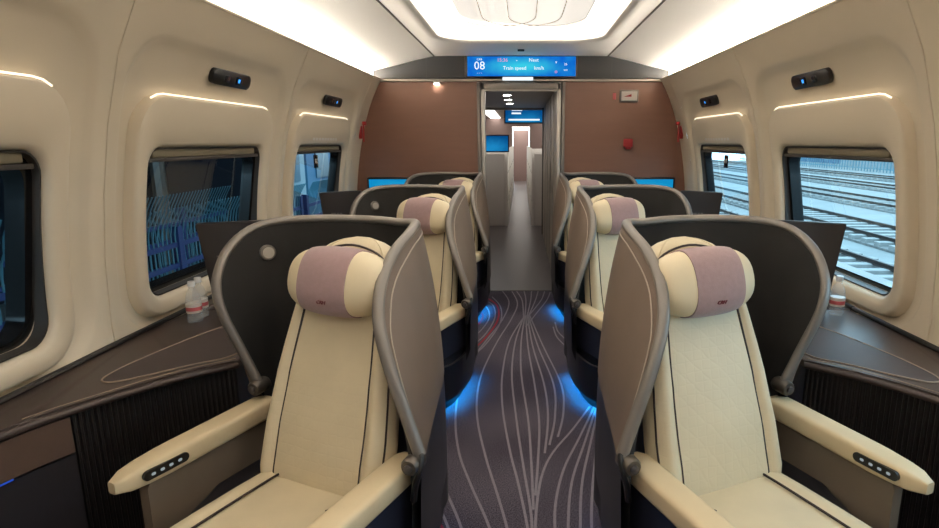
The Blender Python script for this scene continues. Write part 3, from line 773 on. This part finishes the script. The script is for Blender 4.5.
    def pill(th, ph, g=1.0, gx=1.0):
        # th around x axis, ph along x
        cx = .178 * spow(math.sin(ph), .78) * gx
        rr = spow(math.cos(ph), .55) if abs(math.cos(ph)) > 1e-6 else 0
        a = .080 * g * rr * spow(math.cos(th), .85); b = .106 * g * rr * spow(math.sin(th), .85)
        yy = -a; zz = b
        return SW(PC[0] + cx, PC[1] + yy * math.cos(tl) + zz * math.sin(tl), PC[2] + zz * math.cos(tl) - yy * math.sin(tl) * 1)
    loops = [[pill(2 * PI * k / 32, ph) for k in range(32)] for ph in np.linspace(-PI / 2 + .02, PI / 2 - .02, 31)]
    v, f = loft(loops); pw = mesh('head_pillow', v, f, 'pillow', root, True, sgn)
    ths = np.linspace(-PI / 2 - .25, PI - .6, 34)
    phs = np.linspace(-.40, .50, 13)
    lo = [[pill(t, p, 1.035) for p in phs] for t in ths] ; li = [[pill(t, p, .985) for p in phs] for t in ths]
    loops = []
    for a, b in zip(lo, li): loops.append(a + list(reversed(b)))
    v, f = loft(loops); cv = mesh('pillow_cover', v, f, 'mauve', pw, True, sgn)
    # small woven emblem, set as lettering on the cover
    c = Vector(pill(-.62, 0, 1.058)); cx = Vector(pill(-.62, .05, 1.045)) - Vector(pill(-.62, -.05, 1.045)); cz = Vector(pill(-.5, 0, 1.045)) - Vector(pill(-.74, 0, 1.045))
    for q in (c, cx, cz): q.x *= sgn
    cx = cx.normalized() * sgn; cz = cz.normalized(); cy = cx.cross(cz).normalized(); cz = cy.cross(cx)
    M = Matrix(((cx.x, cz.x, -cy.x * -1, c.x), (cx.y, cz.y, cy.y, c.y), (cx.z, cz.z, cy.z, c.z), (0, 0, 0, 1)))
    lg = text_mesh('emblem', 'CRH', .017, M, 'logo_red', pw, .0015, shear=.35)
    # --- armrests
    SHX = 0.0
    def arm(x0, x1, yb, yf, zt, zb, ctrl):
        loops = []
        for t in np.linspace(0, 1, 16):
            y = yb + (yf - yb) * t
            w = np.interp(t, [0, .05, .75, .9, .97, 1], [.75, 1, 1, .86, .62, .35]); cxm = (x0 + x1) / 2
            h = np.interp(t, [0, .04, .7, .9, .97, 1], [.8, 1, 1, .86, .72, .5])
            zt2 = zt - .012 * t; zc = zt2 - (zt - zb) / 2 - .006 * (1 - h)
            L = []
            for k in range(28):
                a = 2 * PI * k / 28; L.append(SW(cxm + (x1 - x0) / 2 * w * spow(math.cos(a), .42), y, zc + (zt - zb) / 2 * h * spow(math.sin(a), .42)))
            loops.append(L)
        v, f = loft(loops); a_ = mesh('armrest', v, f, 'cream_arm', root, True, sgn)
        return a_
    aw = arm(.285, .375, .12, -.44, .605, .535, True)
    aa = arm(-.395, -.305, .02, -.50, .590, .520, False)
    # control strip on the seat side of the window armrest
    zc = .564
    A = [(y, z) for y, z in rrect(-.31, zc, .070, .0145, .0140, 5, 3)]
    v, f = loft([[SW(.290, y, z) for y, z in A], [SW(.2805, y, z) for y, z in A]]); cp = mesh('control_strip', v, f, 'black_plastic', aw, True, sgn)
    for q in (-.352, -.325, -.298, -.270):
        A = rrect(q, zc, .006, .004, .003, 3, 1)
        v, f = loft([[SW(.281, y, z) for y, z in A], [SW(.2793, y, z) for y, z in A]]); mesh('button', v, f, 'icon', aw, True, sgn)
    # padded side panel under the window armrest
    A = [(y, z) for y, z in rrect(-.14, .43, .22, .105, .03, 5, 3)]
    v, f = loft([[SW(.345, y, z) for y, z in A], [SW(.305, y, z) for y, z in A]]); mesh('side_pad', v, f, 'side_pad', root, True, sgn)
    A = [(y, z) for y, z in rrect(-.20, .43, .27, .09, .03, 5, 3)]
    v, f = loft([[SW(-.375, y, z) for y, z in A], [SW(-.33, y, z) for y, z in A]]); mesh('side_pad', v, f, 'hull_panel', root, True, sgn)
    # hinge pods where the shell rim meets the armrests
    for (x, y, z, dx) in ((.300, 1.478, .620, 0), (.934, 1.938, .648, 0)):
        M = Matrix.Rotation(PI / 2, 4, 'X') @ Matrix.Rotation(.3, 4, 'Y')
        h = lathe('hinge', [(.006, -.036), (.022, -.034), (.027, -.026), (.027, .026), (.022, .034), (.006, .036)], (x, y, z), 'hinge', root, 16, sgn, M)
        lathe('hinge_pin', [(.004, -.044), (.012, -.042), (.012, .042), (.004, .044)], (x, y, z), 'hull_trim', h, 12, sgn, M)
    tube('hinge_bracket', crom([(.283, 1.49, .66), (.278, 1.47, .64), (.284, 1.455, .60), (.296, 1.46, .56), (.306, 1.48, .50)], 5), .010, 'black_plastic', root, nseg=8, sgn=sgn)
    if sgn < 0:   # round reading lamp on the inside of the window wing
        i = 51; c = G2[11, i] * .45 + G2[12, i] * .55; nn = nr[11, i]
        M = Vector((0, 0, 1)).rotation_difference(Vector(nn)).to_matrix().to_4x4()
        l = lathe('reading_lamp', [(.030, -.004), (.030, .010), (.026, .014), (.005, .014)], tuple(c), 'rim', root, 24, sgn, M)
        lathe('lamp_lens', [(.021, .0135), (.021, .017), (.004, .0175)], tuple(c), 'grey_button', l, 24, sgn, M)
    return root

GRP = 'cream pod seats along the aisle'
ROWN = ('nearest the camera', 'in the middle row', 'by the brown bulkhead')
for s, sd in ((-1, 'left'), (1, 'right')):
    r0 = make_pod(s, sd)
    tag(r0, 'cream leather pod seat with mauve head cover, %s of the aisle, %s' % (sd, ROWN[0]), 'seat', GRP)
    for i in (1, 2):
        dup(r0, (s * .66, 1.72 + PITCH * i, 0), 'cream leather pod seat with mauve head cover, %s of the aisle, %s' % (sd, ROWN[i]), GRP)

# ---------------------------------------------------------------- side consoles, screen backs
FRONT = crom([(1.575, 1.08), (1.535, 1.32), (1.475, 1.52), (1.425, 1.63), (1.355, 1.74), (1.27, 1.86), (1.185, 1.955), (1.065, 2.055)], 6)
def make_console(sgn):
    root = empty('side_console', (sgn * 1.4, 1.9, 0))
    poly = [(p[0], p[1]) for p in FRONT] + [(1.055, 2.15), (1.06, 2.32), (1.08, 2.5), (1.14, 2.72), (1.60, 2.72), (1.622, 2.4), (1.622, 1.5), (1.615, 1.08)]
    prism('top', poly, .672, .70, 'console', root, .006, sgn)
    inner = [(p[0] + .018, p[1] + .022) for p in FRONT] + [(1.075, 2.16), (1.08, 2.32), (1.11, 2.5), (1.17, 2.715), (1.59, 2.715), (1.61, 2.4), (1.61, 1.5), (1.605, 1.12)]
    prism('body', inner, 0, .672, 'flute', root, 0, sgn, smooth=False)
    tube('edge_rail', [(p[0], p[1], .680) for p in FRONT], .013, 'console', root, nseg=10, sgn=sgn)
    tube('edge_line', [(p[0] + .012, p[1] + .014, .7005) for p in FRONT[14:]], .0018, 'console_line', root, nseg=6, sgn=sgn)
    pad = crom([(1.10, 2.10), (1.20, 2.005), (1.31, 1.90), (1.385, 1.845), (1.435, 1.86), (1.445, 1.94), (1.425, 2.08), (1.385, 2.24), (1.335, 2.40), (1.27, 2.52), (1.17, 2.50), (1.10, 2.32)], 5, True)
    p = prism('writing_pad', [(q[0], q[1]) for q in pad], .700, .7025, 'console_pad', root, 0, sgn)
    tube('pad_outline', [(q[0], q[1], .7025) for q in pad], .0030, 'console_line', p, nseg=6, closed=True, sgn=sgn)
    # fluted front: upright ribs following the curve
    V = []; Fc = []; acc = 0; pts = [np.array(p) for p in FRONT[20:]]
    seg = [np.linalg.norm(pts[i + 1] - pts[i]) for i in range(len(pts) - 1)]; tot = sum(seg); m = int(tot / .0165)
    for k in range(m):
        d = tot * (k + .5) / m; i = 0
        while d > seg[i]: d -= seg[i]; i += 1
        q = pts[i] + (pts[i + 1] - pts[i]) * d / seg[i]
        v, f = tube_data([(q[0] + .016, q[1] + .019, .06), (q[0] + .016, q[1] + .019, .666)], .0065, None, 6); b = len(V)
        V += v; Fc += [tuple(a + b for a in g) for g in f]
    o = mesh('fluted_front', V, Fc, 'flute', root, True, sgn); o['kind'] = 'stuff'
    # flush boards toward the window end, with a glowing tube imitating the blue reflection at their joint
    F2 = [(p[0] + .004, p[1] + .004) for p in FRONT[:21]]
    def board(name, pts, z0, z1, m, off):
        v, f = loft([[(x - off, y - off, z0) for x, y in pts], [(x - off, y - off, z1) for x, y in pts], [(x + .02, y + .02, z1) for x, y in pts], [(x + .02, y + .02, z0) for x, y in pts]], False, False)
        return mesh(name, v, f, m, root, True, sgn)
    board('upper_board', F2, .545, .664, 'board', .006)
    board('lower_board', F2, .06, .535, 'board_dark', 0)
    tube('blue_reflection', [(x - .004, y - .004, .540) for x, y in F2[:13]], .003, 'reflection_blue', root, nseg=6, sgn=sgn)
    # low black upstand against the wall
    tube('wall_bead', [(1.622, 1.08, .706), (1.628, 1.6, .706), (1.628, 2.2, .706), (1.62, 2.72, .706)], .012, 'black_plastic', root, nseg=8, sgn=sgn)
    return root
CN = ('beside the seat nearest the camera', 'beside the middle row seat', 'beside the seat by the bulkhead')
for s, sd in ((-1, 'left'), (1, 'right')):
    c0 = make_console(s); tag(c0, 'dark brown side console with outlined writing pad, %s wall, %s' % (sd, CN[0]), 'console', 'side consoles under the windows')
    dup(c0, (s * 1.4, 1.9 + PITCH, 0), 'dark brown side console with outlined writing pad, %s wall, %s' % (sd, CN[1]), 'side consoles under the windows')
    o = dup(c0, (s * 1.4, 1.9 + 2 * PITCH, 0), 'dark brown side console with outlined writing pad, %s wall, %s' % (sd, CN[2]), 'side consoles under the windows')

def make_monitor(sgn):
    root = empty('screen_partition', (sgn * 1.33, 2.66, .70))
    M = Matrix.Translation((1.335, 2.67, .70)) @ Matrix.Rotation(math.radians(6), 4, 'X')
    poly = [(-.13, 0), (.115, 0), (.145, .44), (-.165, .455)]
    A = [M @ Vector((x, -.012, z)) for x, z in poly]; B = [M @ Vector((x, .012, z)) for x, z in poly]
    bm = bmesh.new(); vs = [bm.verts.new(p) for p in A + B]
    bm.faces.new(vs[:4]); bm.faces.new(vs[7:3:-1])
    for k in range(4): bm.faces.new((vs[k], vs[(k + 1) % 4], vs[4 + (k + 1) % 4], vs[4 + k]))
    bmesh.ops.bevel(bm, geom=list(bm.edges), offset=.004, segments=2, affect='EDGES')
    pn = frombm('panel', bm, 'monitor', root, True, sgn)
    v = [M @ Vector(p) for p in ((-.13, .0135, .06), (.11, .0135, .06), (.12, .0135, .40), (-.14, .0135, .40))]
    mesh('screen', [tuple(p) for p in v], [(0, 1, 2, 3)], 'frit', root, False, sgn)
    for k, (a, b) in enumerate(((-.07, -.035), (-.028, -.012), (-.006, .012), (.018, .034))):
        p0 = M @ Vector((a * (1 if sgn > 0 else -1), -.0128, .282)); p1 = M @ Vector((b * (1 if sgn > 0 else -1), -.0118, .29))
        lo = [min(p0[i], p1[i]) for i in range(3)]; hi = [max(p0[i], p1[i]) for i in range(3)]
        if k < 3: box('emblem_mark', lo, hi, 'rim', pn, sgn=sgn)
    return root
for s, sd in ((-1, 'left'), (1, 'right')):
    m0 = make_monitor(s); tag(m0, 'dark brown screen partition on the console behind the %s seat nearest the camera' % sd, 'partition', 'screen partitions')
    dup(m0, (s * 1.33, 2.66 + PITCH, .70), 'dark brown screen partition on the console behind the %s middle row seat' % sd, 'screen partitions')

# ---------------------------------------------------------------- water bottles
def bottle(x, y, label, s=1.0):
    e = empty('water_bottle', (x, y, .70)); tag(e, label, 'bottle', 'water bottles on the consoles')
    P_ = [(.006, .703), (.028, .7035), (.032, .709), (.032, .73), (.030, .735), (.032, .742), (.032, .80), (.030, .818), (.022, .842), (.014, .856), (.0125, .87)]
    P_ = [(r, .70 + (z - .70) * s) for r, z in P_]
    lathe('body', P_, (x, y, 0), 'bottle_plastic', e, 24)
    lathe('label_band', [(.0324, .70 + .048 * s), (.0327, .70 + .05 * s), (.0327, .70 + .088 * s), (.0324, .70 + .09 * s)], (x, y, 0), 'white_sign', e, 24)
    lathe('red_print', [(.0330, .70 + .058 * s), (.0332, .70 + .059 * s), (.0332, .70 + .074 * s), (.0330, .70 + .075 * s)], (x, y, 0), 'label_red', e, 24)
    lathe('cap', [(.004, .70 + .19 * s), (.0145, .70 + .19 * s), (.0155, .70 + .186 * s), (.0155, .70 + .168 * s), (.012, .70 + .166 * s)], (x, y, 0), 'cap_white', e, 18)
bottle(1.485, 2.63, 'clear water bottle with white cap on the right console')
bottle(-1.49, 2.60, 'one of two clear water bottles on the left console, nearer the partition')
bottle(-1.478, 2.525, 'one of two clear water bottles on the left console, nearer the camera')

# window stickers near the bulkhead windows
for s, sd in ((-1, 'left'), (1, 'right')):
    y = BAYS[4] - .08; x = hw(1.4) + .028
    e = empty('hanging_number_plate', (s * x, y, 1.36)); tag(e, 'small black plate hanging at the top of the %s bulkhead window' % sd, 'plate')
    box('plate', (x, y - .04, 1.30), (x + .008, y + .04, 1.40), 'frit', e, .002, sgn=s)
    for q in (-.016, .016):
        A = rrect(y + q, 1.355, .009, .018, .008, 3, 1)
        v, f = loft([[(x - .0005, a, b) for a, b in A], [(x - .0015, a, b) for a, b in A]]); mesh('digit', v, f, 'pale_mark', e, True, s)
    e = empty('window_notice', (s * (hw(1.52)), BAYS[4], 1.515)); tag(e, 'faint white lettering strip above the %s bulkhead window' % sd, 'sticker')
    for k in range(9):
        yy = BAYS[4] - .30 + k * .065
        A = [(yy, 1.512), (yy + .05, 1.512), (yy + .05, 1.532), (yy, 1.532)]
        mesh('character_block', [(hw(z) - .0095, a, z) for a, z in A], [(0, 1, 2, 3)], 'white_sign', e, False, s)

# ---------------------------------------------------------------- outdoors
GZ = -1.25
g = box('ground', (-30, -30, GZ - .3), (60, 90, GZ), 'concrete'); tag(g, kind='structure')
def track(xc, y0, y1, label, parts):
    t = empty('railway_track', (xc, (y0 + y1) / 2, GZ)); tag(t, label, 'railway track', 'railway tracks outside the right windows')
    v = [(xc - 1.5, y0, GZ + .0), (xc + 1.5, y0, GZ), (xc + 1.2, y0, GZ + .10), (xc - 1.2, y0, GZ + .10)]
    b = box('ballast_bed', (xc - 1.25, y0, GZ + .0), (xc + 1.25, y1, GZ + .06), 'ballast', t)
    for sx in (-1, 1):
        x = xc + sx * .75
        A = [(-.07, 0), (.07, 0), (.07, .02), (.014, .04), (.014, .12), (.036, .13), (.036, .165), (-.036, .165), (-.036, .13), (-.014, .12), (-.014, .04), (-.07, .02)]
        vv, ff = loft([[(x + a, y, GZ + .16 + z * .6) for a, z in A] for y in (y0, y1)]); mesh('rail', vv, ff, 'rail', t, False)
    base = None
    if parts:
        y = y0 + .3
        while y < y1:
            if base is None: base = box('sleeper', (xc - 1.2, y - .12, GZ + .04), (xc + 1.2, y + .12, GZ + .17), 'sleeper', t, .01, 1); yb = y
            else:
                o = base.copy(); COL.objects.link(o); o.location = (0, y - yb, 0)
            y += .62
    else:
        bm = bmesh.new(); y = y0 + .3
        while y < y1:
            r = bmesh.ops.create_cube(bm, size=1)
            for q in r['verts']: q.co = Vector((xc + q.co.x * 2.4, y + q.co.y * .24, GZ + .105 + q.co.z * .13))
            y += .62
        o = frombm('sleepers', bm, 'sleeper', t, False); o['kind'] = 'stuff'
for xc, y0, y1, lb_, pp in ((6.9, 4, 40, 'railway track nearest the train, outside the right windows', True), (10.6, 8, 56, 'second railway track from the train, outside the right windows', True),
                       (15.8, 8, 80, 'third railway track from the train, outside the right windows', False), (21.5, 8, 85, 'fourth railway track from the train', False), (27, 8, 88, 'farthest railway track in front of the yard fence', False)):
    track(xc, y0, y1, lb_, pp)
# yard fence, catenary posts and buildings beyond the tracks
e = empty('yard_fence', (33, 45, GZ)); tag(e, 'pale blue yard fence beyond the tracks', 'fence')
for z in (GZ + .25, GZ + 1.9): box('fence_rail', (33, 5, z), (33.08, 89, z + .1), 'fence_cyan', e)
bm = bmesh.new(); y = 5
while y < 89:
    r = bmesh.ops.create_cube(bm, size=1)
    for q in r['verts']: q.co = Vector((33.04 + q.co.x * .05, y + q.co.y * .10, GZ + 1.05 + q.co.z * 2.1))
    y += .5
o = frombm('pickets', bm, 'fence_cyan', e, False); o['kind'] = 'stuff'
for k, (x, y0, y1, h, m) in enumerate(((38, 5, 30, 4.5, 'build_pale'), (40, 32, 52, 6.0, 'build_blue'), (38, 54, 70, 4.5, 'build_pale'), (41, 72, 92, 7, 'build_blue'))):
    e = empty('depot_building', (x + 4, (y0 + y1) / 2, GZ)); tag(e, '%s low depot building beyond the yard fence, %s' % (('pale grey', 'blue')[k % 2], ('first', 'second', 'third', 'fourth')[k] + ' from the near end'), 'building')
    box('wall', (x, y0, GZ), (x + 8, y1, GZ + h), m, e); box('roof', (x - .3, y0 - .3, GZ + h), (x + 8.3, y1 + .3, GZ + h + .25), 'slab_dark', e)
    y = y0 + 1
    while y + 2 < y1: box('window', (x - .05, y, GZ + 1.2), (x + .02, y + 1.8, GZ + 2.9), 'win_dark', e); y += 3.2
# left: barrier fence under an unseen canopy added to shade it
def barrier(x, y0, y1, label):
    e = empty('barrier_fence', (x, (y0 + y1) / 2, GZ)); tag(e, label, 'fence')
    for z in (GZ + .25, GZ + 1.25, GZ + 1.5): box('fence_rail', (x - .03, y0, z), (x + .03, y1, z + .06), 'fence_blue', e)
    y = y0
    while y <= y1 + .01: box('fence_post', (x - .05, y - .05, GZ), (x + .05, y + .05, GZ + 1.75), 'fence_blue', e); y += 2.0
    V = []; Fc = []; y = y0 + .06
    while y < y1:
        v, f = tube_data([(x + .02, y, GZ + .1), (x + .02, y, GZ + 1.66), (x + .06, y - .02, GZ + 1.80), (x + .20, y - .08, GZ + 2.0)], .010, None, 5); b = len(V)
        V += v; Fc += [tuple(a + b for a in g_) for g_ in f]; y += .085
    o = mesh('pickets', V, Fc, 'fence_cyan', e, True); o['kind'] = 'stuff'
barrier(-4.2, 1.0, 11.0, 'cyan picket barrier fence in shade outside the left windows')
barrier(-5.3, 1.0, 10.4, 'second shaded barrier fence, farther back outside the left windows')
barrier(-4.2, 11.3, 25.3, 'cyan picket barrier fence in daylight outside the left bulkhead window')
e = empty('shade_canopy', (-7, 3, GZ)); tag(e, 'dark canopy added to shade the left fence, with back wall', 'canopy')
box('back_wall', (-9.2, -14, GZ), (-9.0, 10.8, 3.6), 'navy', e); box('roof', (-9.2, -14, 3.4), (-1.9, 10.8, 3.6), 'slab_dark', e)  # roof added out of view to keep the left side dark
box('end_wall', (-9.0, 10.6, GZ), (-4.6, 10.8, 3.4), 'navy', e)
for k in range(5): box('back_panel', (-9.0, 0 + k * 2.1, .2), (-8.95, 1.4 + k * 2.1, 1.6), 'win_dark', e)
for k in range(6): tube('column', [(-6.5, 0.5 + k * 2, GZ), (-6.5, 0.5 + k * 2, 3.4)], .12, 'alu_dark', e)
for k, (y0, y1, h, m) in enumerate(((12, 19, 2.6, 'build_pale'), (19.2, 30, 3.4, 'build_blue'))):
    e = empty('platform_kiosk', (-8, (y0 + y1) / 2, GZ)); tag(e, ('pale', 'blue')[k] + ' flat roofed building behind the daylit barrier fence', 'building')
    box('wall', (-11, y0, GZ), (-7, y1, h), m, e); box('roof', (-11.2, y0 - .1, h), (-6.8, y1 + .1, h + .2), 'slab_dark', e)
    y = y0 + .8
    while y + 1.5 < y1: box('window', (-7.02, y, .3), (-6.96, y + 1.3, 1.8), 'win_dark', e); y += 2.2
